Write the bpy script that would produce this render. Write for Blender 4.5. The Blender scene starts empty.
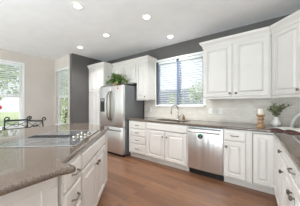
import bpy, bmesh, math, random
from mathutils import Vector, Matrix
random.seed(7)
R = math.radians
S = bpy.context.scene
COL = S.collection
PI = math.pi

# ------------------------------------------------------------ camera
cd = bpy.data.cameras.new('camera'); cam = bpy.data.objects.new('camera', cd); COL.objects.link(cam)
cd.sensor_fit = 'HORIZONTAL'; cd.sensor_width = 36.0; cd.lens = 36.0*156/300
cd.shift_y = 1.0/300; cd.clip_start = 0.02; cd.clip_end = 300
cam.location = (0, 0, 1.27); cam.rotation_euler = (R(90), 0, R(37))
S.camera = cam
# ------------------------------------------------------------ world, sun, exposure
S.view_settings.view_transform = 'Standard'; S.view_settings.look = 'None'
S.view_settings.gamma = 1; S.view_settings.use_curve_mapping = False
S.view_settings.exposure = -0.1
W = bpy.data.worlds.new('sky'); S.world = W; W.use_nodes = True
wn = W.node_tree.nodes; wl = W.node_tree.links
sky = wn.new('ShaderNodeTexSky'); sky.sky_type = 'NISHITA'; sky.sun_disc = False
sky.sun_elevation = R(48); sky.sun_rotation = R(100); sky.dust_density = 2.0
mx = wn.new('ShaderNodeMix'); mx.data_type = 'RGBA'; mx.inputs[0].default_value = 0.8
mx.inputs[7].default_value = (1.35, 1.45, 1.55, 1)
sc = wn.new('ShaderNodeVectorMath'); sc.operation = 'SCALE'; sc.inputs[3].default_value = 0.22
wl.new(sky.outputs[0], sc.inputs[0]); wl.new(sc.outputs[0], mx.inputs[6])
wl.new(mx.outputs[2], wn['Background'].inputs[0]); wn['Background'].inputs[1].default_value = 1.0
sl = bpy.data.lights.new('sun', 'SUN'); sl.energy = 4.0; sl.angle = R(1.5); sl.color = (1, .95, .87)
sun = bpy.data.objects.new('sun', sl); COL.objects.link(sun); sun.rotation_euler = (R(0), R(46), R(-30))
def rear_fill(name, energy, tilt, z, sy, x=-2.0):      # added fill lamps standing in for daylight from the unseen rear opening
    al = bpy.data.lights.new(name, 'AREA'); al.shape = 'RECTANGLE'; al.size = 4.6; al.size_y = sy; al.energy = energy; al.color = (.80, .92, 1.0)
    o = bpy.data.objects.new(name, al); COL.objects.link(o); o.location = (x, -3.4, z); o.rotation_euler = (R(tilt), 0, 0)
rear_fill('rear_fill_light', 60, 75, 1.3, 2.2)  # added fill lamp facing into the room
rear_fill('ceiling_fill_light', 480, 171, .5, 1.0, -1.3)  # added lamp aimed upward to brighten the ceiling
CAN_W = 10.5         # watts of each recessed ceiling lamp
CAN_COL = (.98, .985, 1.0)

# ------------------------------------------------------------ materials
MATS = {}
def srgb(r, g, b):
    f = lambda c: ((c/255+.055)/1.055)**2.4 if c > 10 else c/255/12.92
    return (f(r), f(g), f(b), 1)
def mat(name, col, rough=.5, metal=0, spec=.5, emit=0, coat=0):
    m = bpy.data.materials.new(name); m.use_nodes = True
    p = m.node_tree.nodes['Principled BSDF']
    p.inputs['Base Color'].default_value = col; p.inputs['Roughness'].default_value = rough
    p.inputs['Metallic'].default_value = metal; p.inputs['Specular IOR Level'].default_value = spec
    if coat: p.inputs['Coat Weight'].default_value = coat; p.inputs['Coat Roughness'].default_value = .025
    if emit:
        p.inputs['Emission Color'].default_value = col; p.inputs['Emission Strength'].default_value = emit
    MATS[name] = m
    return m
def noise_col(m, c1, c2, scale=8, detail=4, stretch=(1, 1, 1), bump=0, coord='Object', lo=.35, hi=.65, bscale=None):
    nt = m.node_tree; p = nt.nodes['Principled BSDF']
    tc = nt.nodes.new('ShaderNodeTexCoord'); mp = nt.nodes.new('ShaderNodeMapping'); mp.inputs['Scale'].default_value = stretch
    nz = nt.nodes.new('ShaderNodeTexNoise'); nz.inputs['Scale'].default_value = scale; nz.inputs['Detail'].default_value = detail
    rp = nt.nodes.new('ShaderNodeValToRGB'); rp.color_ramp.elements[0].color = c1; rp.color_ramp.elements[1].color = c2
    rp.color_ramp.elements[0].position = lo; rp.color_ramp.elements[1].position = hi
    nt.links.new(tc.outputs[coord], mp.inputs[0]); nt.links.new(mp.outputs[0], nz.inputs['Vector'])
    nt.links.new(nz.outputs['Fac'], rp.inputs[0]); nt.links.new(rp.outputs[0], p.inputs['Base Color'])
    if bump:
        b = nt.nodes.new('ShaderNodeBump'); b.inputs['Strength'].default_value = bump; b.inputs['Distance'].default_value = .005
        nt.links.new(nz.outputs['Fac'], b.inputs['Height']); nt.links.new(b.outputs[0], p.inputs['Normal'])
    return m

m_white = noise_col(mat('cabinet_paint', srgb(219, 215, 210), .35), srgb(217, 213, 208), srgb(222, 218, 213), 3)
m_trim = mat('trim_paint', srgb(238, 236, 230), .35)
m_vinyl = mat('window_vinyl', srgb(240, 240, 238), .35)
m_sash_shade = mat('shaded_sash', srgb(112, 124, 146), .45)  # backlit shade on the sink window frame, put into its colour
m_slat = mat('blind_slat', srgb(236, 238, 240), .45)
m_wall = noise_col(mat('greige_wall', srgb(208, 199, 191), .8), srgb(206, 197, 189), srgb(211, 202, 194), 2, bump=.02)
m_wall_shade = noise_col(mat('shaded_greige_wall', srgb(98, 95, 93), .8), srgb(96, 93, 91), srgb(101, 98, 96), 2, bump=.02)  # greige wall paint again, darkened in colour for the shade on these walls
m_ceil = noise_col(mat('ceiling_paint', srgb(247, 247, 247), .85), srgb(245, 245, 245), srgb(249, 249, 249), 5, bump=.05)
m_nickel = mat('brushed_nickel', srgb(138, 130, 120), .3, 1)
m_chrome = mat('faucet_nickel', srgb(190, 184, 176), .18, 1)
m_black = mat('black_plastic', srgb(28, 28, 30), .4)
m_kick = mat('black_kick', srgb(30, 28, 27), .6)
m_glassblk = mat('dark_mirror_glass', srgb(140, 140, 142), .04, .65, spec=.8)
m_glassblk.node_tree.nodes['Principled BSDF']  .inputs['IOR'].default_value = 1.9
m_ring = mat('burner_print', srgb(126, 126, 128), .1, .65)
m_iron = noise_col(mat('wrought_iron', srgb(50, 58, 56), .45, .5), srgb(40, 46, 45), srgb(62, 72, 68), 30)
m_cushion = noise_col(mat('seat_cushion', srgb(150, 140, 125), .9), srgb(140, 130, 116), srgb(160, 150, 136), 60)
m_leaf = noise_col(mat('leaf_green', srgb(92, 120, 62), .5), srgb(66, 98, 44), srgb(134, 158, 88), 25)
m_euca = noise_col(mat('eucalyptus_leaf', srgb(118, 130, 100), .55), srgb(84, 98, 70), srgb(166, 168, 128), 30)
m_stem = mat('stem_brown', srgb(96, 88, 60), .7)
m_ceram = mat('white_ceramic', srgb(238, 236, 232), .2, coat=.4)
m_candle = mat('candle_wax', srgb(240, 234, 220), .45)
m_candle.node_tree.nodes['Principled BSDF'].inputs['Subsurface Weight'].default_value = .2
m_wood = noise_col(mat('turned_wood', srgb(186, 148, 108), .5), srgb(164, 124, 86), srgb(204, 168, 128), 10, stretch=(1, 1, 6))
m_page = mat('book_page', srgb(236, 232, 224), .7)
m_page_shade = noise_col(mat('shaded_page_edge', srgb(66, 44, 40), .6), srgb(48, 36, 34), srgb(92, 58, 50), 14)
m_cover = mat('book_cover', srgb(112, 58, 48), .5)
m_plate = mat('switch_plate', srgb(242, 241, 236), .3)
m_slot = mat('socket_slot', srgb(70, 68, 64), .5)
m_pot = noise_col(mat('basket_weave', srgb(120, 92, 62), .8), srgb(98, 72, 46), srgb(150, 118, 82), 60, bump=.5)
m_red = mat('red_enamel', srgb(200, 40, 36), .35)
m_green = mat('green_print', srgb(46, 150, 90), .4)
m_grey = mat('grey_print', srgb(150, 150, 150), .5)
m_lens = mat('lamp_lens', (1, .97, .93, 1), .5, emit=9)
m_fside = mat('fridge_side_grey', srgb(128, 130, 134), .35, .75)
m_fill = mat('cabinet_shadow_gap', srgb(120, 116, 110), .7)

def steel(name, col, rough, axis):
    m = mat(name, col, rough, .93); nt = m.node_tree; p = nt.nodes['Principled BSDF']
    tc = nt.nodes.new('ShaderNodeTexCoord'); mp = nt.nodes.new('ShaderNodeMapping')
    mp.inputs['Scale'].default_value = axis
    nz = nt.nodes.new('ShaderNodeTexNoise'); nz.inputs['Scale'].default_value = 6; nz.inputs['Detail'].default_value = 3
    nt.links.new(tc.outputs['Object'], mp.inputs[0]); nt.links.new(mp.outputs[0], nz.inputs['Vector'])
    mr = nt.nodes.new('ShaderNodeMapRange'); mr.inputs[3].default_value = rough*.8; mr.inputs[4].default_value = rough*1.25
    nt.links.new(nz.outputs['Fac'], mr.inputs[0]); nt.links.new(mr.outputs[0], p.inputs['Roughness'])
    p.inputs['Anisotropic'].default_value = .6
    b = nt.nodes.new('ShaderNodeBump'); b.inputs['Strength'].default_value = .004; b.inputs['Distance'].default_value = .002
    nt.links.new(nz.outputs['Fac'], b.inputs['Height'])
    m2 = nt.nodes.new('ShaderNodeMapping'); m2.inputs['Scale'].default_value = (1, .1, .02) if axis[0] > 1 else (0, 0, 0)
    n2 = nt.nodes.new('ShaderNodeTexNoise'); n2.inputs['Scale'].default_value = 9; n2.inputs['Detail'].default_value = 1
    b2 = nt.nodes.new('ShaderNodeBump'); b2.inputs['Strength'].default_value = .5; b2.inputs['Distance'].default_value = .03
    nt.links.new(tc.outputs['Object'], m2.inputs[0]); nt.links.new(m2.outputs[0], n2.inputs['Vector']); nt.links.new(n2.outputs['Fac'], b2.inputs['Height'])
    nt.links.new(b2.outputs[0], b.inputs['Normal']); nt.links.new(b.outputs[0], p.inputs['Normal'])
    return m
m_steel = steel('stainless_door', srgb(228, 228, 227), .33, (14, 14, .35))
m_steelh = steel('stainless_sink', srgb(150, 148, 146), .3, (.5, 14, 14))

def stone(name, c1, c2, c3, rough):
    m = mat(name, c1, rough, spec=.6, coat=.12); nt = m.node_tree; p = nt.nodes['Principled BSDF']
    p.inputs['IOR'].default_value = 1.62
    tc = nt.nodes.new('ShaderNodeTexCoord')
    n1 = nt.nodes.new('ShaderNodeTexNoise'); n1.inputs['Scale'].default_value = 140; n1.inputs['Detail'].default_value = 6
    n2 = nt.nodes.new('ShaderNodeTexNoise'); n2.inputs['Scale'].default_value = 7; n2.inputs['Detail'].default_value = 4
    r1 = nt.nodes.new('ShaderNodeValToRGB'); r1.color_ramp.elements[0].position = .36; r1.color_ramp.elements[1].position = .64
    r1.color_ramp.elements[0].color = c1; r1.color_ramp.elements[1].color = c2
    mxx = nt.nodes.new('ShaderNodeMix'); mxx.data_type = 'RGBA'; mxx.inputs[7].default_value = c3
    mr = nt.nodes.new('ShaderNodeMapRange'); mr.inputs[1].default_value = .4; mr.inputs[2].default_value = .75; mr.inputs[4].default_value = .6
    for n in (n1, n2): nt.links.new(tc.outputs['Object'], n.inputs['Vector'])
    nt.links.new(n1.outputs['Fac'], r1.inputs[0]); nt.links.new(r1.outputs[0], mxx.inputs[6])
    nt.links.new(n2.outputs['Fac'], mr.inputs[0]); nt.links.new(mr.outputs[0], mxx.inputs[0])
    nt.links.new(mxx.outputs[2], p.inputs['Base Color'])
    return m
m_stone = stone('brown_stone', srgb(68, 57, 49), srgb(120, 105, 92), srgb(96, 83, 73), .05)

def floor_mat():
    m = mat('oak_planks', srgb(150, 112, 86), .33); nt = m.node_tree; p = nt.nodes['Principled BSDF']
    tc = nt.nodes.new('ShaderNodeTexCoord')
    br = nt.nodes.new('ShaderNodeTexBrick'); br.offset = .37; br.offset_frequency = 2
    br.inputs['Scale'].default_value = 1; br.inputs['Brick Width'].default_value = 1.1; br.inputs['Row Height'].default_value = .09
    br.inputs['Mortar Size'].default_value = .0022; br.inputs['Mortar Smooth'].default_value = .3; br.inputs['Bias'].default_value = 0
    br.inputs['Color1'].default_value = srgb(130, 92, 66); br.inputs['Color2'].default_value = srgb(104, 71, 50)
    br.inputs['Mortar'].default_value = srgb(66, 46, 34)
    mp = nt.nodes.new('ShaderNodeMapping'); mp.inputs['Scale'].default_value = (1.2, 16, 1)
    nz = nt.nodes.new('ShaderNodeTexNoise'); nz.inputs['Scale'].default_value = 4; nz.inputs['Detail'].default_value = 6; nz.inputs['Distortion'].default_value = 1.2
    mr = nt.nodes.new('ShaderNodeMapRange'); mr.inputs[1].default_value = .3; mr.inputs[2].default_value = .7; mr.inputs[3].default_value = .78; mr.inputs[4].default_value = 1.12
    ml = nt.nodes.new('ShaderNodeMix'); ml.data_type = 'RGBA'; ml.blend_type = 'MULTIPLY'; ml.inputs[0].default_value = 1
    nt.links.new(tc.outputs['Object'], br.inputs['Vector']); nt.links.new(tc.outputs['Object'], mp.inputs[0]); nt.links.new(mp.outputs[0], nz.inputs['Vector'])
    nt.links.new(nz.outputs['Fac'], mr.inputs[0]); nt.links.new(br.outputs['Color'], ml.inputs[6]); nt.links.new(mr.outputs[0], ml.inputs[7])
    nt.links.new(ml.outputs[2], p.inputs['Base Color'])
    b = nt.nodes.new('ShaderNodeBump'); b.inputs['Strength'].default_value = .25; b.inputs['Distance'].default_value = .002; b.invert = True
    nt.links.new(br.outputs['Fac'], b.inputs['Height']); nt.links.new(b.outputs[0], p.inputs['Normal'])
    return m
m_floor = floor_mat()
def tile_mat():
    m = mat('stone_mosaic_tile', srgb(206, 200, 190), .4); nt = m.node_tree; p = nt.nodes['Principled BSDF']
    tc = nt.nodes.new('ShaderNodeTexCoord'); mp = nt.nodes.new('ShaderNodeMapping'); mp.inputs['Rotation'].default_value = (R(90), 0, 0)
    br = nt.nodes.new('ShaderNodeTexBrick'); br.inputs['Scale'].default_value = 1; br.inputs['Brick Width'].default_value = .1; br.inputs['Row Height'].default_value = .05
    br.inputs['Mortar Size'].default_value = .0018; br.inputs['Color1'].default_value = srgb(226, 220, 210); br.inputs['Color2'].default_value = srgb(214, 207, 196)
    br.inputs['Mortar'].default_value = srgb(208, 202, 192)
    nt.links.new(tc.outputs['Object'], mp.inputs[0]); nt.links.new(mp.outputs[0], br.inputs['Vector']); nt.links.new(br.outputs['Color'], p.inputs['Base Color'])
    return m
m_tile = tile_mat()
def glass_mat():
    m = bpy.data.materials.new('window_glass'); m.use_nodes = True; nt = m.node_tree; nt.nodes.remove(nt.nodes['Principled BSDF'])
    t = nt.nodes.new('ShaderNodeBsdfTransparent'); g = nt.nodes.new('ShaderNodeBsdfGlossy'); g.inputs['Roughness'].default_value = .02
    lw = nt.nodes.new('ShaderNodeLayerWeight'); lw.inputs[0].default_value = .5
    pw = nt.nodes.new('ShaderNodeMath'); pw.operation = 'POWER'; pw.inputs[1].default_value = 5; nt.links.new(lw.outputs['Facing'], pw.inputs[0])
    f = nt.nodes.new('ShaderNodeMath'); f.operation = 'MULTIPLY_ADD'; f.inputs[1].default_value = .5; f.inputs[2].default_value = .03; nt.links.new(pw.outputs[0], f.inputs[0]); x = nt.nodes.new('ShaderNodeMixShader')
    nt.links.new(f.outputs[0], x.inputs[0]); nt.links.new(t.outputs[0], x.inputs[1]); nt.links.new(g.outputs[0], x.inputs[2])
    nt.links.new(x.outputs[0], nt.nodes['Material Output'].inputs[0]); return m
m_pane = glass_mat()
m_grass = noise_col(mat('lawn', srgb(168, 178, 140), .9), srgb(150, 166, 120), srgb(190, 196, 160), 3, 8)
m_tree = noise_col(mat('tree_leaf', srgb(172, 188, 152), .6), srgb(142, 168, 120), srgb(206, 216, 186), 2)
m_bark = noise_col(mat('bark', srgb(92, 78, 64), .9), srgb(70, 58, 48), srgb(112, 96, 80), 8)
m_roof = noise_col(mat('blue_grey_shingles', srgb(112, 120, 134), .85), srgb(98, 106, 120), srgb(128, 136, 150), 30)
m_siding = mat('pale_siding', srgb(186, 184, 180), .8)
m_fence = noise_col(mat('fence_board', srgb(150, 130, 108), .85), srgb(130, 112, 92), srgb(168, 148, 124), 6, stretch=(8, 8, .6))

# ------------------------------------------------------------ mesh helpers
def link(o, parent=None):
    COL.objects.link(o)
    if parent: o.parent = parent
    return o
def tag(o, label=None, cat=None, group=None, kind=None):
    if label: o['label'] = label
    if cat: o['category'] = cat
    if group: o['group'] = group
    if kind: o['kind'] = kind
    return o
def thing(name, label, cat, loc=(0, 0, 0), rz=0, group=None):
    o = bpy.data.objects.new(name, None); o.empty_display_size = .1
    o.location = loc; o.rotation_euler = (0, 0, rz); COL.objects.link(o)
    return tag(o, label, cat, group)
class MB:
    def __init__(s): s.bm = bmesh.new()
    def box(s, x0, x1, y0, y1, z0, z1):
        if x0 > x1: x0, x1 = x1, x0
        if y0 > y1: y0, y1 = y1, y0
        if z0 > z1: z0, z1 = z1, z0
        v = [s.bm.verts.new(c) for c in ((x0,y0,z0),(x1,y0,z0),(x1,y1,z0),(x0,y1,z0),(x0,y0,z1),(x1,y0,z1),(x1,y1,z1),(x0,y1,z1))]
        for f in ((0,3,2,1),(4,5,6,7),(0,1,5,4),(1,2,6,5),(2,3,7,6),(3,0,4,7)): s.bm.faces.new([v[i] for i in f])
        return s
    def prism(s, pts, z0, z1):
        a = sum(pts[i][0]*pts[(i+1) % len(pts)][1]-pts[(i+1) % len(pts)][0]*pts[i][1] for i in range(len(pts)))
        if a < 0: pts = pts[::-1]
        lo = [s.bm.verts.new((x, y, z0)) for x, y in pts]; hi = [s.bm.verts.new((x, y, z1)) for x, y in pts]
        s.bm.faces.new(lo[::-1]); s.bm.faces.new(hi); n = len(pts)
        for i in range(n): s.bm.faces.new((lo[i], lo[(i+1) % n], hi[(i+1) % n], hi[i]))
        return s
    def tube(s, pts, r, seg=8, closed=False, cap=True):
        pts = [Vector(p) for p in pts]; n = len(pts); rings = []
        rr = r if isinstance(r, (list, tuple)) else [r]*n
        up = None
        for i, p in enumerate(pts):
            if closed: t = pts[(i+1) % n]-pts[i-1]
            else: t = pts[min(i+1, n-1)]-pts[max(i-1, 0)]
            t.normalize()
            if up is None:
                up = Vector((0, 0, 1)) if abs(t.z) < .9 else Vector((1, 0, 0))
            a = (up-t*up.dot(t)).normalized(); up = a; b = t.cross(a)
            rings.append([s.bm.verts.new(p+(a*math.cos(2*PI*k/seg)+b*math.sin(2*PI*k/seg))*rr[i]) for k in range(seg)])
        m = n if closed else n-1
        for i in range(m):
            A, B = rings[i], rings[(i+1) % n]
            for k in range(seg): s.bm.faces.new((A[k], A[(k+1) % seg], B[(k+1) % seg], B[k]))
        if not closed and cap: s.bm.faces.new(rings[0][::-1]); s.bm.faces.new(rings[-1])
        return s
    def lathe(s, prof, c=(0, 0, 0), axis='z', seg=20):
        c = Vector(c); rings = []
        for r, h in prof:
            ring = []
            for k in range(seg):
                a = 2*PI*k/seg; u, w = r*math.cos(a), r*math.sin(a)
                p = {'z': (u, w, h), 'y': (u, h, -w), 'x': (h, u, w)}[axis]
                ring.append(s.bm.verts.new(c+Vector(p)))
            rings.append(ring)
        for A, B in zip(rings, rings[1:]):
            for k in range(seg): s.bm.faces.new((A[k], A[(k+1) % seg], B[(k+1) % seg], B[k]))
        s.bm.faces.new(rings[0][::-1]); s.bm.faces.new(rings[-1])
        return s
    def leaf(s, p, d, n, L, Wd, fold=.15):
        d = Vector(d).normalized(); n = Vector(n); w = d.cross(n)
        if w.length < 1e-4: w = d.orthogonal()
        w.normalize(); n = w.cross(d).normalized(); p = Vector(p)
        a = s.bm.verts.new(p); t = s.bm.verts.new(p+d*L-n*L*.12)
        m1 = s.bm.verts.new(p+d*L*.35+n*L*.03); m2 = s.bm.verts.new(p+d*L*.7-n*L*.02)
        l1 = s.bm.verts.new(p+d*L*.33+w*Wd+n*Wd*fold); l2 = s.bm.verts.new(p+d*L*.7+w*Wd*.8+n*Wd*fold)
        r1 = s.bm.verts.new(p+d*L*.33-w*Wd+n*Wd*fold); r2 = s.bm.verts.new(p+d*L*.7-w*Wd*.8+n*Wd*fold)
        for f in ((a,m1,l1),(a,r1,m1),(l1,m1,m2,l2),(m1,r1,r2,m2),(l2,m2,t),(m2,r2,t)): s.bm.faces.new(f)
        return s
    def bevel(s, w, seg=2, ang=30, filt=None):
        s.bm.normal_update()
        es = [e for e in s.bm.edges if len(e.link_faces) == 2 and e.calc_face_angle(0) > R(ang) and (filt is None or filt(e))]
        if es: bmesh.ops.bevel(s.bm, geom=es, offset=w, offset_type='OFFSET', segments=seg, profile=.5, affect='EDGES', clamp_overlap=True)
        return s
    def build(s, name, m, parent=None, smooth=False, bev=0, seg=2, recalc=True, autosmooth=None):
        if bev: s.bevel(bev, seg)
        if recalc: bmesh.ops.recalc_face_normals(s.bm, faces=s.bm.faces[:])
        me = bpy.data.meshes.new(name); s.bm.to_mesh(me); s.bm.free()
        me.materials.append(m)
        if smooth:
            for p in me.polygons: p.use_smooth = True
            if autosmooth: me.set_sharp_from_angle(angle=R(autosmooth))
            if name in ('worktop', 'island_worktop'):
                for p in me.polygons:
                    if abs(p.normal.z) > .999: p.use_smooth = False
        o = bpy.data.objects.new(name, me)
        return link(o, parent)
def struct(o): o['kind'] = 'structure'; return o
def sweep(mb, path, prof, ghost0=None, ghost1=None):
    """sweep a profile [(out, z)] along a 2D path; 'out' is to the right-hand side of travel"""
    P = [Vector(p) for p in path]; n = len(P); rings = []
    for i in range(n):
        a = P[i]-P[i-1] if i > 0 else (P[0]-Vector(ghost0) if ghost0 else P[1]-P[0])
        b = P[i+1]-P[i] if i < n-1 else (Vector(ghost1)-P[-1] if ghost1 else P[-1]-P[-2])
        a.normalize(); b.normalize()
        na = Vector((a.y, -a.x)); nb = Vector((b.y, -b.x)); m = (na+nb).normalized(); k = 1/max(.3, m.dot(na))
        rings.append([mb.bm.verts.new((P[i].x+m.x*k*o, P[i].y+m.y*k*o, z)) for o, z in prof])
    q = len(prof)
    for A, B in zip(rings, rings[1:]):
        for k in range(q): mb.bm.faces.new((A[k], A[(k+1) % q], B[(k+1) % q], B[k]))
    mb.bm.faces.new(rings[0][::-1]); mb.bm.faces.new(rings[-1])
    return mb
def copy_tree(o, parent=None):
    c = o.copy(); COL.objects.link(c)
    if parent: c.parent = parent
    for ch in list(o.children): copy_tree(ch, c)
    return c

# ------------------------------------------------------------ cabinet parts (local frame: x width, y depth from the face, z up)
def panel_mesh(x0, x1, z0, z1, t=.022, fw=.055, raised=True):
    mb = MB(); bm = mb.bm
    if min(x1-x0, z1-z0) < .2: fw = min(fw, .032)
    if raised: prof = [(0, 0), (0, -t+.004), (.004, -t), (fw, -t), (fw+.002, -t+.016), (fw+.013, -t+.016), (fw+.038, -t)]
    else: prof = [(0, 0), (0, -t+.006), (.006, -t+.002), (.012, -t)]
    lim = min(x1-x0, z1-z0)/2-.006
    prof = [(min(i, lim), y) for i, y in prof]
    rings = [[bm.verts.new(c) for c in ((x0+i, y, z0+i), (x1-i, y, z0+i), (x1-i, y, z1-i), (x0+i, y, z1-i))] for i, y in prof]
    for A, B in zip(rings, rings[1:]):
        for k in range(4): bm.faces.new((A[k], A[(k+1) % 4], B[(k+1) % 4], B[k]))
    bm.faces.new(rings[-1]); bm.faces.new(rings[0][::-1])
    return mb
def knob(parent, x, z, y=-.02):
    return MB().lathe([(.007, 0), (.007, -.012), (.011, -.016), (.0185, -.02), (.0195, -.027), (.014, -.033), (.004, -.035)], (x, y, z), 'y', 12).build('knob', m_nickel, parent, True, autosmooth=40)
def pull(parent, x, z, y=-.02, L=.1):
    mb = MB(); pts = []
    for k in range(13):
        a = k/12; xx = (a-.5)*L; yy = -.028*min(1, math.sin(PI*a)*2.0)**.7 if 0 < a < 1 else 0
        pts.append((x+xx, y+yy, z))
    mb.tube(pts, .0068, 8)
    for sx in (-.5, .5): mb.lathe([(.009, 0), (.009, -.003), (.006, -.005)], (x+sx*L, y, z), 'y', 10)
    return mb.build('pull', m_nickel, parent, True, autosmooth=40)
def door(parent, x0, x1, z0, z1, kx=None, kz=None, name='door'):
    d = panel_mesh(x0, x1, z0, z1).build(name, m_white, parent)
    if kx is not None: knob(d, kx, kz)
    return d
def drawer(parent, x0, x1, z0, z1, hw='pull'):
    d = panel_mesh(x0, x1, z0, z1, raised=(z1-z0) > .12 and False or False).build('drawer', m_white, parent)
    if hw == 'pull': pull(d, (x0+x1)/2, (z0+z1)/2)
    elif hw == 'knob': knob(d, (x0+x1)/2, (z0+z1)/2)
    return d
def toe(parent, w, depth=.6, rec=.055):
    return MB().box(0, w, rec, rec+.02, 0, .1).build('toe_kick', m_white, parent)
def base_body(parent, w, depth=.595, hollow=False):
    mb = MB()
    if hollow:
        mb.box(0, .018, .018, depth, .1, .875).box(w-.018, w, .018, depth, .1, .875).box(.018, w-.018, .018, depth, .1, .12).box(.018, w-.018, depth-.012, depth, .12, .875)
        mb.box(0, .035, 0, .018, .1, .875).box(w-.035, w, 0, .018, .1, .875).box(.035, w-.035, 0, .018, .84, .875).box(.035, w-.035, 0, .018, .1, .125).box(.035, w-.035, 0, .018, .68, .71)
        mb.box(w/2-.02, w/2+.02, 0, .018, .125, .68)
    else: mb.box(0, w, 0, depth, .1, .875)
    return mb.build('body', m_white, parent)
CROWN = [(0, 2.325), (.012, 2.325), (.014, 2.35), (.024, 2.37), (.046, 2.395), (.056, 2.41), (.06, 2.425), (.06, 2.44), (0, 2.44)]

# ------------------------------------------------------------ the room shell
CH = 2.71
WY = 3.34                    # sink wall
def wx_right(y): return .66+.06*(WY-y)
YR = -3.6                    # wall behind the camera
XL = -5.56; YN = 2.2; XC = -4.42
MB().box(-5.75, 1.4, YR-.15, WY+.15, -.12, 0).build('floor', m_floor); struct(bpy.data.objects['floor'])
struct(MB().box(-5.75, 1.4, YR-.15, WY+.15, CH, CH+.15).build('ceiling', m_ceil))
# window openings
W1 = (-2.315, -1.09, 1.235, 2.345)     # sink wall: x0,x1,z0,z1
W2 = (-5.46, -4.66, .62, 2.37)        # nook wall
W3 = (-.35, 1.36, .62, 2.39)          # left wall (y)
def wall_x(name, x0, x1, y0, y1, op, m):
    mb = MB()
    if op:
        a, b, c, d = op
        mb.box(x0, a, y0, y1, 0, CH).box(b, x1, y0, y1, 0, CH).box(a, b, y0, y1, 0, c).box(a, b, y0, y1, d, CH)
    else: mb.box(x0, x1, y0, y1, 0, CH)
    return struct(mb.build(name, m))
wall_x('wall_back', XC, .9, WY, WY+.14, W1, m_wall_shade)
wall_x('wall_nook', XL-.14, XC-.14, YN, YN+.14, W2, m_wall)
struct(MB().box(XC-.14, XC, YN, WY+.14, 0, CH).build('wall_side', m_wall_shade))
def wall_y(name, x0, x1, y0, y1, op, m):
    a, b, c, d = op; mb = MB()
    mb.box(x0, x1, y0, a, 0, CH).box(x0, x1, b, y1, 0, CH).box(x0, x1, a, b, 0, c).box(x0, x1, a, b, d, CH)
    return struct(mb.build(name, m))
wall_y('wall_left', XL-.14, XL, YR, YN, W3, m_wall)
struct(MB().prism([(wx_right(WY), WY), (wx_right(WY)+.14, WY), (wx_right(YR)+.14, YR), (wx_right(YR), YR)], 0, CH).build('wall_right', m_wall))
RO = (-4.9, .6, .12, 2.5)            # wide glazed opening behind the camera
wall_x('wall_rear', XL-.14, 1.25, YR-.14, YR, RO, m_wall)

def window_x(name, op, y_in, dirn, thick, mull, casing, m=m_vinyl, sash=None):
    """window in a wall parallel to x; dirn=+1 when outside is +y"""
    a, b, c, d = op; t = .045
    r = struct(bpy.data.objects.new(name, None)); COL.objects.link(r); r.location = ((a+b)/2, y_in, c)
    ox, oy, oz = r.location
    yo = y_in+dirn*thick
    def L(mb, x0, x1, y0, y1, z0, z1): mb.box(x0-ox, x1-ox, y0-oy, y1-oy, z0-oz, z1-oz)
    f = MB(); y0, y1 = yo-dirn*.07, yo-dirn*.01
    L(f, a, a+t, y0, y1, c, d); L(f, b-t, b, y0, y1, c, d); L(f, a+t, b-t, y0, y1, c, c+t); L(f, a+t, b-t, y0, y1, d-t, d)
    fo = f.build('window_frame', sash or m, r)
    s = MB()
    if mull == 'v':
        x = (a+b)/2; L(s, x-.04, x+.04, y0-dirn*.03, y1, c+t, d-t)
    elif mull == 'h':
        z = c+(d-c)*.5; L(s, a+t, b-t, y0-dirn*.012, y1, z-.03, z+.03)
    elif mull == 'vv':
        for k in range(1, 4): x = a+(b-a)*k/4; L(s, x-.03, x+.03, y0-dirn*.012, y1, c+t, d-t)
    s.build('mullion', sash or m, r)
    g = MB(); L(g, a+t, b-t, (y0+y1)/2-.003, (y0+y1)/2+.003, c+t, d-t); g.build('pane', m_pane, r)
    if casing:
        w = MB(); k = .05; e = y_in-dirn*.014
        L(w, a-.026, a, y_in, e, c, d+k); L(w, b, b+k, y_in, e, c, d+k); L(w, a, b, y_in, e, d, d+k)
        w.build('casing', m, r)
    q = MB(); L(q, a-.02, b+.02, y_in-dirn*.03, y_in, c-.025, c); L(q, a, b, y_in, y0, c-.0, c+.012); q.build('window_sill', m, r)
    return r
window_x('window_1', W1, WY, 1, .14, 'v', True, sash=m_sash_shade)
window_x('window_2', W2, YN, 1, .14, 'h', False)
window_x('window_4', RO, YR, -1, .14, 'vv', False)
# left wall window (parallel to y)
def window_y(name, op, x_in, thick):
    a, b, c, d = op; t = .05
    r = struct(bpy.data.objects.new(name, None)); COL.objects.link(r); r.location = (x_in, (a+b)/2, c)
    ox, oy, oz = r.location; xo = x_in-thick; x0, x1 = xo+.01, xo+.07
    def L(mb, X0, X1, Y0, Y1, Z0, Z1): mb.box(X0-ox, X1-ox, Y0-oy, Y1-oy, Z0-oz, Z1-oz)
    f = MB(); L(f, x0, x1, a, a+t, c, d); L(f, x0, x1, b-t, b, c, d); L(f, x0, x1, a+t, b-t, c, c+t); L(f, x0, x1, a+t, b-t, d-t, d)
    f.build('window_frame', m_vinyl, r)
    s = MB(); z = 1.48; L(s, x0, x1+.012, a+t, b-t, z-.03, z+.03); y = (a+b)/2; L(s, x0, x1+.008, y-.03, y+.03, c+t, z-.03); L(s, x0, x1+.008, y-.03, y+.03, z+.03, d-t)
    s.build('mullion', m_vinyl, r)
    g = MB(); L(g, (x0+x1)/2-.003, (x0+x1)/2+.003, a+t, b-t, c+t, d-t); g.build('pane', m_pane, r)
    w = MB(); k = .045; e = x_in+.012
    L(w, x_in, e, a-k, a, c, d+k); L(w, x_in, e, b, b+k, c, d+k); L(w, x_in, e, a, b, d, d+k); w.build('casing', m_vinyl, r)
    q = MB(); L(q, x_in, x_in+.03, a-.02, b+.02, c-.025, c); L(q, x1, x_in, a, b, c, c+.012); q.build('window_sill', m_vinyl, r)
window_y('window_3', W3, XL, .14)

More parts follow.
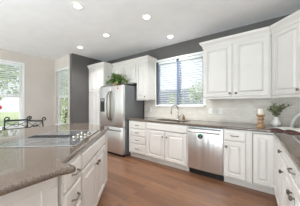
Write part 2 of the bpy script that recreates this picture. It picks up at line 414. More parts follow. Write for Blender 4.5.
# baseboards
struct(MB().box(XL, XL+.014, YR, YN, 0, .11).build('baseboard_left', m_trim))
struct(MB().box(XL+.014, XC-.14, YN-.014, YN, 0, .11).build('baseboard_nook', m_trim))
struct(MB().box(XC, XC+.014, YN, 2.70, 0, .11).build('baseboard_side', m_trim))
# backsplash
bs = MB().box(-2.70, W1[0]-.05, WY-.01, WY, .917, 1.40).box(W1[1]+.05, wx_right(WY)-.012, WY-.01, WY, .917, 1.40).box(W1[0]-.05, W1[1]+.05, WY-.01, WY, .917, 1.21)
struct(bs.build('trim_1', m_tile))
bs2 = MB().prism([(wx_right(WY)-.012, WY-.0101), (wx_right(WY), WY-.0101), (wx_right(1.02), 1.02), (wx_right(1.02)-.01, 1.02)], .917, 1.40)
struct(bs2.build('trim_2', m_tile))

# ------------------------------------------------------------ recessed ceiling lamps
CANS = [(-2.23, 1.19, 'recessed round ceiling light nearest the camera over the island'),
        (-1.60, 2.03, 'recessed round ceiling light over the aisle in front of the sink window'),
        (-2.70, 2.06, 'recessed round ceiling light in front of the refrigerator'),
        (-3.80, 2.10, 'recessed round ceiling light nearest the grey wall corner at the left'),
        (-1.66, 2.93, 'recessed round ceiling light close to the wall above the sink window')]
ld = bpy.data.lights.new('can_bulb', 'AREA'); ld.shape = 'DISK'; ld.size = .11; ld.energy = CAN_W; ld.color = CAN_COL; ld.spread = R(116)
proto = None
for x, y, lab in CANS:
    if proto is None:
        r = thing('ceiling_light', lab, 'ceiling light', (x, y, CH), 0, 'recessed ceiling lights')
        MB().lathe([(.055, -.001), (.055, -.004), (.074, -.009), (.082, -.006), (.082, 0)], seg=28).build('trim_ring', m_trim, r, True, autosmooth=40)
        MB().lathe([(.054, -.001), (.054, -.003), (.03, -.0045)], seg=24).build('lens', m_lens, r, True)
        proto = r
    else:
        r = copy_tree(proto); r.location = (x, y, CH); r['label'] = lab
    lo = bpy.data.objects.new('can_bulb', ld); lo.location = (x, y, CH-.014); COL.objects.link(lo)
for x, y in ((-2.7, -.6), (-1.2, -.6), (-2.7, -2.4), (-1.0, -2.4), (-4.4, -.9), (-.2, .9)):  # extra ceiling lamps added out of view to brighten the room
    r = copy_tree(proto); r.location = (x, y, CH); r['label'] = 'added unseen recessed ceiling light for fill, further back in the room'
    lo = bpy.data.objects.new('can_bulb', ld); lo.location = (x, y, CH-.014); COL.objects.link(lo)  # bulb of the added unseen ceiling lamp

# ------------------------------------------------------------ base cabinets along the sink wall
FY = 2.73
t = thing('drawer_cabinet', 'white base cabinet with four stacked drawers beside the refrigerator', 'cabinet', (-2.70, FY, 0))
w = .555; base_body(t, w); toe(t, w)
for z0, z1 in ((.70, .85), (.53, .68), (.355, .51), (.125, .335)): drawer(t, .02, w-.02, z0, z1)
t = thing('sink_cabinet', 'white two-door base cabinet under the sink and window', 'cabinet', (-2.145, FY, 0))
w = .965; base_body(t, w, hollow=True); toe(t, w)
panel_mesh(.02, w-.02, .72, .85, raised=False).build('false_drawer_front', m_white, t)
door(t, .02, w/2-.012, .125, .695, w/2-.045, .60); door(t, w/2+.012, w-.02, .125, .695, w/2+.045, .60)
t = thing('narrow_cabinet', 'white base cabinet with one drawer over one door right of the dishwasher', 'cabinet', (-.572, FY, 0))
w = .38; base_body(t, w); toe(t, w)
drawer(t, .02, w-.07, .70, .85); door(t, .02, w-.07, .125, .675, .05, .60)
# inside-corner unit
VX = Vector((.0599, -.9982)); RA = math.atan2(VX.y, VX.x)
def rp(s): return (.085+VX.x*s, FY+VX.y*s, 0)
t = thing('corner_cabinet', 'white corner base cabinet with one full-height panelled door', 'cabinet', (-.19, FY, 0))
def loc2(p, o): return (p[0]-o[0], p[1]-o[1])
o2 = (-.19, FY)
MB().prism([loc2(p, o2) for p in ((-.19, 3.325), (-.19, 2.73), (.085, 2.73), rp(.64)[:2], (.70, 2.13), (.645, 3.325))], .1, .875).build('body', m_white, t)
MB().prism([loc2(p, o2) for p in ((-.19, 2.785), (.14, 2.785), (.178, 2.10), (.2, 2.10), (.16, 2.805), (-.19, 2.805))], 0, .1).build('toe_kick', m_white, t)
MB().box(.012, .022, -.004, 0, .11, .85).box(.022, .262, -.004, 0, .842, .85).build('gap_shade_strip', m_fill, t)  # raised grey strip, coloured as the shade in the door gap
door(t, .024, .258, .125, .838)
for a, b in ((.03, .325), (.345, .63)):
    dd = panel_mesh(a, b, .125, .85).build('door', m_white, t); q = rp(0); dd.location = (q[0]+.19, 0, 0); dd.rotation_euler = (0, 0, RA)

# dishwasher
t = thing('dishwasher', 'stainless steel dishwasher with bar handle between white base cabinets', 'dishwasher', (-1.178, FY, 0))
MB().box(.004, .602, .012, .58, .112, .87).build('tub_housing', m_fside, t)
dm = MB().prism([(.006+.594*k/16, -.018-.012*math.sin(PI*k/16)**.8) for k in range(17)]+[(.600, .01), (.006, .01)], .115, .86).bevel(.004, 2, 50)
dd = dm.build('door', m_steel, t, True, autosmooth=30)
MB().box(.03, .576, -.0325, -.018, .822, .852).build('control_strip', m_steelh, dd)
hb = MB().tube([(.04, -.078, .785), (.566, -.078, .785)], .011, 10)
for x in (.07, .536): hb.tube([(x, -.03, .785), (x, -.078, .785)], .008, 8)
hb.build('handle', m_nickel, t, True, autosmooth=40)
MB().box(.006, .60, .05, .56, .0, .111).build('kick_plate', m_kick, t)
# magnet on the dishwasher
t = thing('magnet', 'round black and green magnet on the dishwasher door', 'magnet', (-.937, FY-.031, .705))
MB().lathe([(.044, 0), (.044, -.003), (.042, -.004)], axis='y', seg=28).build('disc', m_black, t)
g = MB(); 
arc = [(math.cos(R(a))*.043, math.sin(R(a))*.043) for a in range(25, 156, 10)]
vs0 = [g.bm.verts.new((x, -.0042, z)) for x, z in arc]; vs1 = [g.bm.verts.new((x, -.0052, z)) for x, z in arc]
g.bm.faces.new(vs1); g.bm.faces.new(vs0[::-1])
for i in range(len(arc)):
    j = (i+1) % len(arc); g.bm.faces.new((vs0[i], vs0[j], vs1[j], vs1[i]))
g.build('green_band', m_green, t)
MB().box(-.007, .007, -.0048, -.004, -.016, .008).box(-.018, .018, -.0048, -.004, -.024, -.02).build('printed_mark', m_grey, t)

# ------------------------------------------------------------ right-hand run
t = thing('tray_cabinet', 'slim white base cabinet with one small drawer over one narrow door in the right-hand run', 'cabinet', rp(.655), RA)
w = .23; base_body(t, w, .54); toe(t, w)
drawer(t, .01, w-.01, .762, .862, 'knob'); door(t, .01, w-.01, .125, .745, w-.035, .645)
t = thing('double_door_cabinet', 'white two-door base cabinet at the right edge with wide drawer above', 'cabinet', rp(.892), RA)
w = .81; base_body(t, w, .54); toe(t, w)
drawer(t, .015, w-.015, .762, .862); door(t, .015, w/2-.005, .125, .745, w/2-.04, .645); door(t, w/2+.005, w-.015, .125, .745, w/2+.04, .645)

# ------------------------------------------------------------ worktop with the sink hole
def slab(name, outer, hole, z0, z1, bev, m, parent=None, frontfilt=None):
    bm = bmesh.new(); es = []
    def loop(pts):
        v = [bm.verts.new((x, y, z1)) for x, y in pts]
        for i in range(len(v)): es.append(bm.edges.new((v[i], v[(i+1) % len(v)])))
    loop(outer)
    if hole: loop(hole)
    r = bmesh.ops.triangle_fill(bm, use_beauty=True, edges=es, normal=(0, 0, 1))
    ex = bmesh.ops.extrude_face_region(bm, geom=bm.faces[:])
    bmesh.ops.translate(bm, verts=[g for g in ex['geom'] if isinstance(g, bmesh.types.BMVert)], vec=(0, 0, z0-z1))
    bmesh.ops.recalc_face_normals(bm, faces=bm.faces[:])
    bmesh.ops.dissolve_limit(bm, angle_limit=R(1), verts=bm.verts[:], edges=bm.edges[:])
    mb = MB(); mb.bm.free(); mb.bm = bm
    mb.bevel(bev, 4, 60, frontfilt)
    return mb.build(name, m, parent, True, autosmooth=35)
SX0, SX1, SY0, SY1 = -2.03, -1.29, 2.83, 3.17
def rr(x0, x1, y0, y1, r, n=4):
    pts = []
    for cx, cy, a0 in ((x1-r, y1-r, 0), (x0+r, y1-r, 90), (x0+r, y0+r, 180), (x1-r, y0+r, 270)):
        for k in range(n+1): a = R(a0+90*k/n); pts.append((cx+r*math.cos(a), cy+r*math.sin(a)))
    return pts
def hor(e): return abs(e.verts[0].co.z-e.verts[1].co.z) < 1e-4
ob = slab('worktop', [(-2.70, 3.329), (-2.70, 2.70), (.035, 2.70), (.055, 2.685), (.157, 1.0), (wx_right(1.0)-.012, 1.02), (wx_right(3.33)-.012, 3.329)],
          rr(SX0, SX1, SY0, SY1, .05), .875, .915, .014, m_stone, None, hor)
tag(ob, 'brown stone worktop running along the sink wall and turning the right corner', 'worktop')
# sink
t = thing('sink', 'stainless steel undermount sink below the window', 'sink', ((SX0+SX1)/2, (SY0+SY1)/2, .675))
hx, hy = (SX1-SX0)/2+.008, (SY1-SY0)/2+.008
s_ = MB(); bm = s_.bm
o_ = rr(-hx-.015, hx+.015, -hy-.015, hy+.015, .06); i_ = rr(-hx, hx, -hy, hy, .055); b_ = rr(-hx+.02, hx-.02, -hy+.02, hy-.02, .05)
Lr = [[bm.verts.new((x, y, z)) for x, y in pts] for pts, z in ((b_, 0), (o_, .02), (o_, .1985), (i_, .1985), (i_, .03), (b_, .012))]
for A, B in zip(Lr, Lr[1:]):
    for k in range(len(A)): bm.faces.new((A[k], A[(k+1) % len(A)], B[(k+1) % len(A)], B[k]))
bm.faces.new(Lr[-1]); bm.faces.new(Lr[0][::-1])
s_.build('basin', m_steelh, t, True, autosmooth=40)
MB().lathe([(.045, .0125), (.045, .015), (.03, .016), (.01, .013)], seg=20).build('drain', m_chrome, t)
# faucet
t = thing('faucet', 'tall arched brushed nickel pull-down faucet behind the sink', 'faucet', (-1.64, 3.245, .915))
MB().lathe([(.028, 0), (.028, .008), (.02, .016), (.018, .10), (.016, .11)], seg=18).build('base', m_chrome, t, True, autosmooth=40)
pts = [(0, 0, .10), (0, 0, .18)]+[(-.055+.055*math.cos(R(a))*1.0, -.055+.055*math.cos(R(a)), .24+.085*math.sin(R(a))) for a in range(0, 181, 15)]
MB().tube(pts, .013, 10).build('spout', m_chrome, t, True, autosmooth=50)
MB().tube([(-.11, -.11, .24), (-.112, -.112, .20), (-.112, -.112, .15), (-.112, -.112, .13)], [.013, .017, .019, .012], 12).build('spray_head', m_chrome, t, True, autosmooth=50)
MB().tube([(.018, 0, .06), (.045, -.005, .07), (.10, -.012, .115)], [.011, .009, .006], 10).build('lever', m_chrome, t, True)
# sponge-like small brown dispenser beside the faucet
t = thing('soap_dispenser', 'small amber bottle standing right of the faucet', 'soap dispenser', (-1.50, 3.23, .915))
m_amber = mat('amber_bottle', srgb(146, 104, 70), .3)
MB().lathe([(.024, 0), (.026, .01), (.026, .075), (.012, .09), (.012, .1)], seg=16).build('bottle', m_amber, t, True, autosmooth=40)
MB().tube([(0, 0, .1), (0, 0, .125), (-.03, -.01, .128)], .005, 8).build('pump', m_chrome, t, True)

# ------------------------------------------------------------ wall cabinets
UF = 3.01; UB = 1.385
def upper(name, label, x0, x1, zb, doors, sides, knobs, g0=None, g1=None, crown_path=None, rail=True, depth=.328):
    t = thing(name, label, 'wall cabinet', (x0, UF, zb)); w = x1-x0
    MB().box(0, w, 0, depth, 0, 2.36-zb).build('body', m_white, t)
    for (a, b), kx in zip(doors, knobs):
        d = panel_mesh(a-x0, b-x0, .018, 2.312-zb).build('door', m_white, t)
        if kx is not None: knob(d, kx-x0, .07)
    mb = MB(); sweep(mb, [(px-x0, py-UF) for px, py in crown_path], [(o, z-zb) for o, z in CROWN], g0 and loc2(g0, (x0, UF)), g1 and loc2(g1, (x0, UF)))
    mb.build('crown', m_white, t)
    if rail: MB().box(0, w, .0, .02, -.022, 0).build('light_rail', m_white, t)
    return t
upper('wall_cabinet', 'white two-door wall cabinet between the sink window and the corner', -.985, .045, UB,
      [(-.965, -.49), (-.455, .02)], 1, [-.52, -.425], None, (.4, 2.655), [(-.985, 3.336), (-.985, UF), (.045, UF)])
upper('wall_cabinet', 'narrow white wall cabinet left of the sink window', -2.70, -2.345, UB,
      [(-2.675, -2.37)], 1, [-2.40], (-3, UF), None, [(-2.70, UF), (-2.345, UF), (-2.345, 3.336)])
upper('fridge_cabinet', 'short white two-door cabinet above the refrigerator', -3.66, -2.705, 1.81,
      [(-3.60, -3.19), (-3.165, -2.73)], 1, [None, None], None, (-2, UF), [(-3.595, UF), (-2.7, UF)], rail=False)
# diagonal corner wall cabinet
P0 = Vector((.05, UF)); P1 = Vector((.365, 2.695)); A45 = -PI/4
t = thing('corner_wall_cabinet', 'white diagonal corner wall cabinet at the right edge', 'wall cabinet', (P0.x, P0.y, UB), A45)
Mi = Matrix.Rotation(-A45, 2)
def l45(p): q = Mi @ (Vector(p)-P0); return (q.x, q.y)
DW_ = (P1-P0).length
MB().prism([l45(p) for p in ((.05, 3.336), (.05, UF), (.365, 2.695), (wx_right(2.695)-.004, 2.695), (wx_right(3.336)-.004, 3.336))], 0, 2.36-UB).build('body', m_white, t)
d = panel_mesh(.022, DW_-.022, .018, 2.312-UB).build('door', m_white, t); knob(d, DW_-.05, .07)
mb = MB(); sweep(mb, [l45(P0), l45(P1), l45((wx_right(2.695)-.004, 2.695))], [(o, z-UB) for o, z in CROWN], l45((-1, UF))); mb.build('crown', m_white, t)
MB().box(0, DW_, 0, .02, -.022, 0).build('light_rail', m_white, t)
# pantry
PX0, PX1, PY = -4.405, -3.665, 2.715
t = thing('pantry_cabinet', 'tall white pantry cabinet left of the refrigerator', 'cabinet', (PX0, PY, 0)); w = PX1-PX0
MB().box(0, w, 0, .62, .1, 2.36).build('body', m_white, t); toe(t, w)
for a, b in ((.02, w/2-.004), (w/2+.004, w-.02)):
    door(t, a, b, .125, 1.60); door(t, a, b, 1.625, 2.312)
mb = MB(); sweep(mb, [(.0, 0), (w, 0), (w, UF-PY-.003)], CROWN, None, None); mb.build('crown', m_white, t)

# ------------------------------------------------------------ refrigerator
FX0, FX1, FF = -3.635, -2.72, 2.555
t = thing('refrigerator', 'stainless steel french-door refrigerator with bottom freezer drawer', 'refrigerator', (FX0, FF, 0)); w = FX1-FX0
MB().box(.004, w-.004, .075, .76, .03, 1.725).bevel(.006, 2).build('cabinet', m_fside, t)
def fdoor(x0, x1, z0, z1, name):
    n = 8; pts = []
    for k in range(n+1):
        a = k/n; pts.append((x0+(x1-x0)*a, -.014*math.sin(PI*a)**.6))
    pts += [(x1, .07), (x0, .07)]
    return MB().prism(pts, z0, z1).bevel(.008, 2, 50).build(name, m_steel, t, True, autosmooth=35)
cx = w/2
dl = fdoor(.0, cx-.003, .71, 1.72, 'door'); dr = fdoor(cx+.003, w, .71, 1.72, 'door'); fz = fdoor(0, w, .06, .70, 'freezer_drawer')
for par, x, sg in ((dl, cx-.05, -1), (dr, cx+.05, 1)):
    pts = []
    for k in range(15):
        a = k/14; pts.append((x+sg*(.03*math.sin(PI*a)-.012), -.012-.055*min(1, 2.2*math.sin(PI*a)), .86+.73*a))
    MB().tube(pts, .02, 10).build('handle', m_nickel, par, True, autosmooth=60)
pts = [(.06+(w-.12)*k/14, -.012-.055*min(1, 2.4*math.sin(PI*k/14)), .63) for k in range(15)]
MB().tube(pts, .015, 10).build('handle', m_nickel, fz, True, autosmooth=60)
dp = MB().box(.055, .235, -.019, -.004, 1.06, 1.42).bevel(.006, 2).build('dispenser', m_black, dl)
MB().box(.075, .215, -.021, -.019, 1.34, 1.40).build('control_panel', m_grey, dp)
MB().box(.07, .22, -.03, -.018, 1.07, 1.085).build('drip_tray', m_fside, dp)
for hx0 in (.03, w-.12): MB().box(hx0, hx0+.09, .02, .12, 1.7205, 1.745).bevel(.005).build('hinge_cover', m_black, t)
MB().box(.02, w-.02, .03, .07, .0, .055).build('kick_grille', m_kick, t)
em = MB().lathe([(.022, -.012), (.022, -.0165), (.019, -.0175)], (w-.17, 0, 1.65), 'y', 20).build('emblem', m_red, dr)
# vine on the refrigerator
t = thing('ivy_plant', 'trailing green leafy plant on top of the refrigerator', 'plant', (-3.19, 2.80, 1.726))
MB().lathe([(.07, 0), (.10, .01), (.115, .09), (.11, .095), (.10, .09), (.06, .07)], seg=18).build('basket', m_pot, t, True, autosmooth=40)
lf = MB(); st = MB(); rnd = random.Random(3)
for k in range(64):
    a = rnd.uniform(0, 2*PI); rad = rnd.uniform(.06, .40)*(1 if abs(math.cos(a)) > .5 else .55); h = rnd.uniform(.12, .37)*(1-.35*rad/.40)
    end = Vector((math.cos(a)*rad, math.sin(a)*rad*.55-.05, max(.03, h-.02))); mid = Vector((end.x*.4, end.y*.4, .12+h*.5))
    st.tube([(0, 0, .08), mid, end], .0025, 5)
    for j in range(9):
        f = .35+.65*j/8; p = Vector((0, 0, .08)).lerp(mid, min(1, f*1.3)) if f < .5 else mid.lerp(end, (f-.5)*2)
        dv = Vector((rnd.uniform(-1, 1), rnd.uniform(-1, .6), rnd.uniform(-.3, .7)))
        lf.leaf(p, dv, (rnd.uniform(-.4, .4), rnd.uniform(-.8, 0), 1), rnd.uniform(.055, .095), rnd.uniform(.02, .034))
lf.build('foliage', m_leaf, t, recalc=False); st.build('stems', m_stem, t)

# ------------------------------------------------------------ island
U = Vector((-.664, .748)); N = Vector((.748, .664)); IA = math.atan2(U.y, U.x)
F0 = Vector((-1.02, .433))                     # face line origin
def fp(s, dpt=0): q = F0+U*s-N*dpt; return (q.x, q.y)
t = thing('kitchen_island', 'white panelled island body under the near end of the island worktop', 'kitchen island', (-1.033, -.9, 0)); o2 = (-1.033, -.9)
core = [(-1.033, -.9), (-1.033, .425), fp(.0, .51), fp(1.43, .51), fp(1.43, .02), (-2.62, 1.50), (-2.62, -.9)]
MB().prism([loc2(p, o2) for p in core], .1, .875).build('body', m_white, t)
core2 = [(-1.09, -.85), (-1.09, .36), fp(.0, .53), fp(1.425, .53), fp(1.425, .08), (-2.56, 1.44), (-2.56, -.85)]
MB().prism([loc2(p, o2) for p in core2], 0, .1).build('toe_kick', m_white, t)
pf = MB(); 
# applied end panel facing the aisle (plane x = -1.033)
for y0, y1, z0, z1 in ((.0, 1.322, .775, .87), (.0, 1.322, .11, .21), (1.235, 1.322, .21, .775), (.60, .69, .21, .775), (.0, .08, .21, .775)):
    pf.box(0, .014, y0, y1, z0, z1)
pf.bevel(.003, 1).build('end_panel', m_white, t)
t = thing('island_drawer_cabinet', 'white narrow island cabinet with four drawers beside the worktop notch', 'cabinet', fp(.022)+(0,), IA)
w = .30; MB().box(0, w, 0, .48, .1, .875).build('body', m_white, t); toe(t, w)
for z0, z1 in ((.70, .85), (.515, .68), (.33, .495), (.125, .31)): drawer(t, .015, w-.015, z0, z1)
t = thing('island_cooktop_cabinet', 'white two-door island cabinet under the cooktop', 'cabinet', fp(.325)+(0,), IA)
w = .93; MB().box(0, w, 0, .48, .1, .875).build('body', m_white, t); toe(t, w)
panel_mesh(.015, w-.015, .72, .85, raised=False).build('false_drawer_front', m_white, t)
door(t, .015, w/2-.006, .125, .70, w/2-.04, .62); door(t, w/2+.006, w-.015, .125, .70, w/2+.04, .62)
t = thing('island_end_cabinet', 'slim white island cabinet at the far end facing the refrigerator', 'cabinet', fp(1.258)+(0,), IA)
w = .155; MB().box(0, w, 0, .48, .1, .875).build('body', m_white, t); toe(t, w)
door(t, .012, w-.012, .125, .85)
# island worktop
tip = [(-.905, .38), (-.89, .43), (-.905, .452), (-.93, .46)]
isl = [(-.90, -.98)]+[(-.90, .385), (-.884, .42), (-.876, .445), (-.885, .462), (-.905, .468), (-.995, .448), (-1.016, .456)]+[(-1.93, 1.51), (-1.965, 1.56), (-2.03, 1.59), (-2.10, 1.60), (-2.80, 1.60), (-2.85, 1.55), (-2.85, -.98)]
ob = slab('island_worktop', isl, None, .875, .915, .016, m_stone, None, hor)
tag(ob, 'large polished brown stone worktop of the island with the cooktop on it', 'worktop')
# cooktop
CA = Vector((-1.285, .672)); CU = U; CN = -N
ct_rot = IA
t = thing('cooktop', 'dark reflective glass cooktop with centre vent and steel trim set in the island worktop', 'cooktop', (CA.x, CA.y, .915), ct_rot)
CLn, CWd = .79, .64      # local x along the face, local y away from the aisle
fr = MB(); bw = .016; hgt = .008
fr.box(0, CLn, 0, bw, .0005, hgt).box(0, CLn, CWd-bw, CWd, .0005, hgt).box(0, bw, bw, CWd-bw, .0005, hgt).box(CLn-bw, CLn, bw, CWd-bw, .0005, hgt)
fr.bevel(.003, 2).build('trim_frame', m_steelh, t)
MB().box(bw, CLn-bw, bw, CWd-bw, .0005, .0065).build('glass_top', m_glassblk, t)
vg = MB(); vx0, vx1 = CLn/2-.05, CLn/2+.05
vg.box(vx0, vx0+.012, .17, CWd-.03, .0066, .012).box(vx1-.012, vx1, .17, CWd-.03, .0066, .012)
for k in range(14): y = .17+k*(CWd-.21)/13; vg.box(vx0+.012, vx1-.012, y, y+.012, .0066, .011)
vg.build('downdraft_vent', m_black, t)
for bx, by, br_ in ((.19, .21, .10), (.19, .43, .08), (.62, .25, .08), (.62, .43, .095)):
    b = MB().tube([(bx+br_*math.cos(2*PI*k/40), by+br_*math.sin(2*PI*k/40), .0066) for k in range(40)], .0012, 6, closed=True)
    b.build('burner_ring', m_ring, t)
for i in range(3):
    for j in range(2):
        MB().lathe([(.021, .0066), (.022, .010), (.019, .026), (.017, .03), (.006, .031)], (CLn*.38+i*.115, .055+j*.075, 0), seg=16).build('knob', m_chrome, t, True, autosmooth=40)

# ------------------------------------------------------------ items on the worktop
t = thing('candle_holder', 'turned natural wood candle holder on the worktop under the wall cabinets', 'candle holder', (-.085, 2.97, .915))
MB().lathe([(.058, 0), (.06, .012), (.052, .022), (.03, .036), (.026, .048), (.042, .062), (.046, .075), (.03, .09), (.026, .10), (.04, .115), (.045, .13), (.03, .145), (.03, .155), (.052, .168), (.058, .178), (.058, .19), (.05, .192)], seg=24).build('stand', m_wood, t, True, autosmooth=50)
t = thing('candle', 'short white pillar candle on the wooden holder', 'candle', (-.085, 2.97, 1.107))
MB().lathe([(.04, 0), (.041, .004), (.041, .086), (.036, .09), (.008, .086)], seg=24).build('wax', m_candle, t, True, autosmooth=50)
MB().tube([(0, 0, .086), (.001, 0, .1)], .0015, 5).build('wick', m_black, t)
t = thing('vase', 'small round white ceramic vase holding green stems', 'vase', (.105, 3.09, .915))
MB().lathe([(.03, 0), (.04, .005), (.058, .035), (.062, .065), (.052, .095), (.03, .12), (.026, .14), (.034, .158), (.031, .158), (.023, .14), (.026, .12), (.03, .11)], seg=28).build('vase_body', m_ceram, t, True, autosmooth=60)
t = thing('eucalyptus_stems', 'loose bunch of grey-green eucalyptus in the white vase', 'plant', (.105, 3.09, 1.04))
lf = MB(); st = MB(); rnd = random.Random(11)
for k in range(15):
    a = 2*PI*k/15+rnd.uniform(-.2, .2); rad = rnd.uniform(.06, .155); h = rnd.uniform(.13, .25)
    if k == 2: rad, h, a = .19, .22, R(20)
    end = Vector((math.cos(a)*rad, math.sin(a)*rad*.7, h)); mid = Vector((end.x*.35, end.y*.35, h*.6))
    base = Vector((math.cos(a)*.008, math.sin(a)*.008, 0))
    st.tube([base, mid, end], .002, 5)
    for j in range(10):
        f = .35+.65*j/9; p = base.lerp(mid, f*2) if f < .5 else mid.lerp(end, (f-.5)*2)
        dv = Vector((rnd.uniform(-1, 1), rnd.uniform(-1, 1), rnd.uniform(-.2, .8)))
        lf.leaf(p, dv, (rnd.uniform(-.6, .6), rnd.uniform(-1, 0), rnd.uniform(.2, 1)), rnd.uniform(.03, .05), rnd.uniform(.012, .02))
lf.build('leaves', m_euca, t, recalc=False); st.build('stems', m_stem, t)
# open book
t = thing('open_book', 'open picture book lying on the right corner of the worktop', 'book', (.225, 2.75, .915), R(-28))
MB().box(-.18, .18, -.135, .135, 0, .004).build('cover', m_cover, t)
for sg in (-1, 1):
    pg = MB(); n = 10; prof = []
    for k in range(n+1):
        a = k/n; prof.append((sg*(.004+.17*a), .009+.03*math.sin(PI*(a*.82+.1))*(1-.35*a)))
    lo = [(x, .0042) for x, z in prof]; ring = lo+prof[::-1]
    A = [pg.bm.verts.new((x, -.13, z)) for x, z in ring]; B = [pg.bm.verts.new((x, .13, z)) for x, z in ring]
    pg.bm.faces.new(A); pg.bm.faces.new(B[::-1])
    for i in range(len(ring)): j = (i+1) % len(ring); pg.bm.faces.new((A[i], B[i], B[j], A[j]))
    pg.build('page_block', m_page_shade, t, True, autosmooth=40)  # printed page edges, coloured darker for the shade under the arched pages
    pc = MB(); q0 = [pc.bm.verts.new((x, -.131, z+.0008)) for x, z in prof]; q1 = [pc.bm.verts.new((x, .131, z+.0008)) for x, z in prof]
    for i in range(len(q0)-1): pc.bm.faces.new((q0[i], q0[i+1], q1[i+1], q1[i]))
    ex = bmesh.ops.extrude_face_region(pc.bm, geom=pc.bm.faces[:]); bmesh.ops.translate(pc.bm, verts=[g for g in ex['geom'] if isinstance(g, bmesh.types.BMVert)], vec=(0, 0, .004))
    pc.build('top_page', m_page, t, True, autosmooth=40)
# white loop ornament
t = thing('arch_ornament', 'white ceramic arch ornament standing behind the open book', 'ornament', (.445, 3.10, .915), R(-25))
pts = [(-.17*math.cos(PI*k/16)*(1-.15*math.sin(PI*k/16)), 0, .015+.215*math.sin(PI*k/16)**.85) for k in range(17)]
MB().tube(pts, [.016+.012*math.sin(PI*k/16) for k in range(17)], 10).build('arch', m_ceram, t, True, autosmooth=60)
for sx in (-1, 1): MB().lathe([(.03, 0), (.03, .01), (.02, .022)], (sx*.17, 0, 0), seg=16).build('foot', m_ceram, t, True, autosmooth=40)

# outlets
def outlet(x, label, n=2):
    t = thing('wall_outlet', label, 'outlet', (x, WY-.0102, 1.125), 0, 'white outlets on the backsplash')
    MB().box(-.036, .036, -.005, 0, -.058, .058).bevel(.003, 2).build('plate', m_plate, t)
    for z in (-.024, .024):
        MB().box(-.017, .017, -.0075, -.005, z-.016, z+.016).build('socket', m_plate, t)
    MB().lathe([(.003, -.005), (.003, -.006), (.001, -.0062)], axis='y', seg=8).build('screw', m_slot, t)
outlet(-.945, 'white outlet plate right of the sink window, the left one of the pair')
outlet(-.745, 'white outlet plate above the dishwasher, the right one of the pair')
outlet(-2.47, 'white outlet plate on the backsplash left of the sink window')

# ------------------------------------------------------------ blinds
def blind_x(label, x0, x1, ztop, zbot, y, tilt, pitch=.056):
    t = thing('window_blind', label, 'blind', ((x0+x1)/2, y, zbot)); hw = (x1-x0)/2; H = ztop-zbot
    MB().box(-hw, hw, -.028, .028, H-.05, H).build('headrail', m_slat, t)
    MB().box(-hw, hw, -.024, .024, 0, .018).build('bottom_rail', m_slat, t)
    s = MB(); k = pitch; z = .045
    while z < H-.055:
        c, sn = math.cos(tilt)*.025, math.sin(tilt)*.025
        p = [(-c, -sn), (0, .003), (c, sn)]
        rings = []
        for dz in (-.0012, .0012):
            for xx in (-hw+.004, hw-.004): rings.append([s.bm.verts.new((xx, yy, z+zz+dz)) for yy, zz in p])
        a, b, c_, d = rings
        for i in range(2):
            s.bm.faces.new((a[i], a[i+1], b[i+1], b[i])); s.bm.faces.new((c_[i], d[i], d[i+1], c_[i+1]))
        s.bm.faces.new((a[0], b[0], d[0], c_[0])); s.bm.faces.new((a[2], c_[2], d[2], b[2]))
        s.bm.faces.new((a[0], c_[0], c_[1], a[1])); s.bm.faces.new((a[1], c_[1], c_[2], a[2])); s.bm.faces.new((b[0], b[1], d[1], d[0])); s.bm.faces.new((b[1], b[2], d[2], d[1]))
        z += k
    s.build('slats', m_slat, t)
    for f in (-.6, .6): MB().tube([(f*hw, -.026, .01), (f*hw, -.026, H-.05)], .0014, 4).build('ladder_cord', m_slat, t)
    return t
mid1 = (W1[0]+W1[1])/2
blind_x('white slatted blind over the left half of the sink window', W1[0]+.07, mid1-.036, W1[3]-.004, W1[2]+.02, WY+.035, R(-22))
b2 = blind_x('white slatted blind over the right half of the sink window', mid1+.036, W1[1]-.006, W1[3]-.004, W1[2]+.02, WY+.035, R(-22))
blind_x('white slatted blind half lowered in the narrow corner window', W2[0]+.006, W2[1]-.006, W2[3]-.004, 1.52, YN+.035, R(-20), .054)
b3 = blind_x('white slatted blind half lowered in the wide window on the left wall', W3[0]+.006, W3[1]-.006, W3[3]-.004, 1.52, 0, R(-20), .054)
b3.location = (XL-.035, (W3[0]+W3[1])/2, 1.52); b3.rotation_euler = (0, 0, R(90))

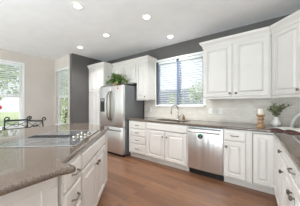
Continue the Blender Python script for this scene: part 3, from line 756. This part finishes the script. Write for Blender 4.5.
# ------------------------------------------------------------ wrought iron chairs in the nook
def make_chair(label, loc, rz):
    t = thing('iron_chair', label, 'chair', loc, rz, 'wrought iron chairs in the nook')
    # local: chair faces +y, back at y=0
    hw = .215
    for sx in (-1, 1):
        pts = [(sx*.2, .02, 0), (sx*hw, 0, .45), (sx*hw, -.02, .75), (sx*hw, -.035, .90)]
        for k in range(11):
            a = R(180-k*30); rr_ = .05*(1-k*.06)
            pts.append((sx*hw+.05+math.cos(a)*rr_, -.035, .91+math.sin(a)*rr_))
        MB().tube(pts, .014, 8).build('back_post', m_iron, t, True)
    MB().box(-hw, hw, -.042, -.026, .845, .885).bevel(.004).build('top_rail', m_iron, t)
    b = MB(); b.tube([(-hw, -.012, .66), (hw, -.012, .66)], .008, 8)
    for sx in (-1, 1): b.tube([(sx*hw, -.012, .66)]+[(sx*(hw-(2*hw)*k/8), -.02, .66+.19*(k/8)+.03*math.sin(2*PI*k/8)) for k in range(1, 8)]+[(-sx*hw, -.034, .85)], .007, 8)
    b.tube([(math.cos(R(a))*.05, -.022, .755+math.sin(R(a))*.05) for a in range(0, 360, 30)], .006, 6, closed=True)
    b.build('back_scrollwork', m_iron, t, True)
    MB().prism(rr(-.22, .22, .01, .44, .06), .43, .45).build('seat_frame', m_iron, t)
    MB().prism(rr(-.21, .21, .02, .43, .06), .45, .50).bevel(.015, 3, 50).build('seat_cushion', m_cushion, t, True, autosmooth=50)
    for sx in (-1, 1):
        MB().tube([(sx*.2, .41, .43), (sx*.205, .43, .2), (sx*.21, .45, 0)], .011, 8).build('leg', m_iron, t, True)
        arm = [(sx*hw, -.01, .68), (sx*.235, .15, .70), (sx*.235, .32, .685), (sx*.235, .38, .65), (sx*.225, .40, .55), (sx*.205, .42, .44)]
        MB().tube(arm, .009, 8).build('arm', m_iron, t, True)
    return t
make_chair('dark wrought iron chair in front of the left window, its back to the camera', (-5.0, 1.10, 0), R(82))
make_chair('dark wrought iron chair with scrolled posts by the nook wall, right of the other', (-4.50, 1.36, 0), R(28))

# ------------------------------------------------------------ outside
gnd = MB().box(-40, 40, -30, 50, -.5, -.3); tag(gnd.build('lawn', m_grass), None, None, None, 'structure')
def tree(label, loc, hgt, rad, seed, n=1500, trunk=True, group=None, name='tree', leafsz=.2):
    rnd = random.Random(seed); t = thing(name, label, 'tree' if trunk else 'shrub', loc, 0, group)
    lf = MB(); blobs = [(Vector((rnd.uniform(-.6, .6)*rad, rnd.uniform(-.6, .6)*rad, hgt*rnd.uniform(.55 if trunk else .2, .95))), rad*rnd.uniform(.45, .75)) for _ in range(9)]
    for k in range(n):
        c, r_ = rnd.choice(blobs); d = Vector((rnd.gauss(0, 1), rnd.gauss(0, 1), rnd.gauss(0, 1))).normalized()
        p = c+d*r_*rnd.uniform(.6, 1.05)
        if p.z < .15: p.z = rnd.uniform(.15, .4)
        lf.leaf(p, d+Vector((rnd.uniform(-.8, .8), rnd.uniform(-.8, .8), rnd.uniform(-.6, .3))), d, leafsz*rnd.uniform(.7, 1.3), leafsz*.35)
    lf.build('crown', m_tree, t, recalc=False)
    tk = MB(); tk.tube([(0, 0, 0), (.05, .02, hgt*.4), (0, .05, hgt*.75)], [.06*rad+.03, .05*rad+.02, .02*rad], 8)
    for a in range(4): tk.tube([(.05, .02, hgt*.4), (math.cos(a*1.6)*rad*.5, math.sin(a*1.6)*rad*.5, hgt*.7)], [.03*rad, .01*rad], 6)
    tk.build('trunk', m_bark, t, True)
    return t
tree('tall leafy tree outside the left window, nearest the glass', (-10.6, 1.0, -.3), 4.8, 1.5, 1, 1300)
tree('broad leafy tree outside the left window, further from the house', (-15.5, 1.4, -.3), 5.5, 2.2, 2, 1500, leafsz=.28)
tree('leafy tree outside the narrow corner window', (-12.0, 5.7, -.3), 4.2, 1.2, 4, 1300)
tree('green shrub outside the narrow corner window', (-9.6, 4.35, -.3), 2.1, .7, 5, 900, False, None, 'shrub', .12)
tree('small rounded tree seen through the right half of the sink window', (-2.75, 8.6, -.3), 2.7, .75, 6, 900, leafsz=.14)
tree('low bushy tree seen through the left half of the sink window', (-4.6, 9.2, -.3), 2.0, .6, 8, 800, leafsz=.14)
# neighbouring house
t = thing('house', 'low neighbouring house with blue-grey roof beyond the sink window', 'house', (-10.5, 14.5, -.3))
MB().box(-4, 4.5, 0, 5, 0, 1.7).build('wall', m_siding, t)
MB().box(-2.6, -1.6, -.03, 0, .6, 1.4).box(1.0, 2.0, -.03, 0, .6, 1.4).build('window', m_fside, t)
rf = MB(); bm = rf.bm
v = [bm.verts.new(c) for c in ((-4.4, -.5, 1.65), (4.9, -.5, 1.65), (4.9, 5.5, 1.65), (-4.4, 5.5, 1.65), (-3, 2.5, 3.3), (3.5, 2.5, 3.3))]
for f in ((0, 1, 5, 4), (1, 2, 5), (2, 3, 4, 5), (3, 0, 4), (3, 2, 1, 0)): bm.faces.new([v[i] for i in f])
rf.build('roof', m_roof, t)
# red feeder outside the left window
t = thing('red_feeder', 'small red garden ornament on a pole outside the left window', 'garden ornament', (-8.2, 1.30, -.3))
MB().tube([(0, 0, 0), (0, 0, 1.38)], .015, 8).build('pole', m_iron, t)
MB().lathe([(.02, 1.36), (.06, 1.38), (.08, 1.44), (.06, 1.50), (.02, 1.53)], seg=16).build('head', m_red, t, True)
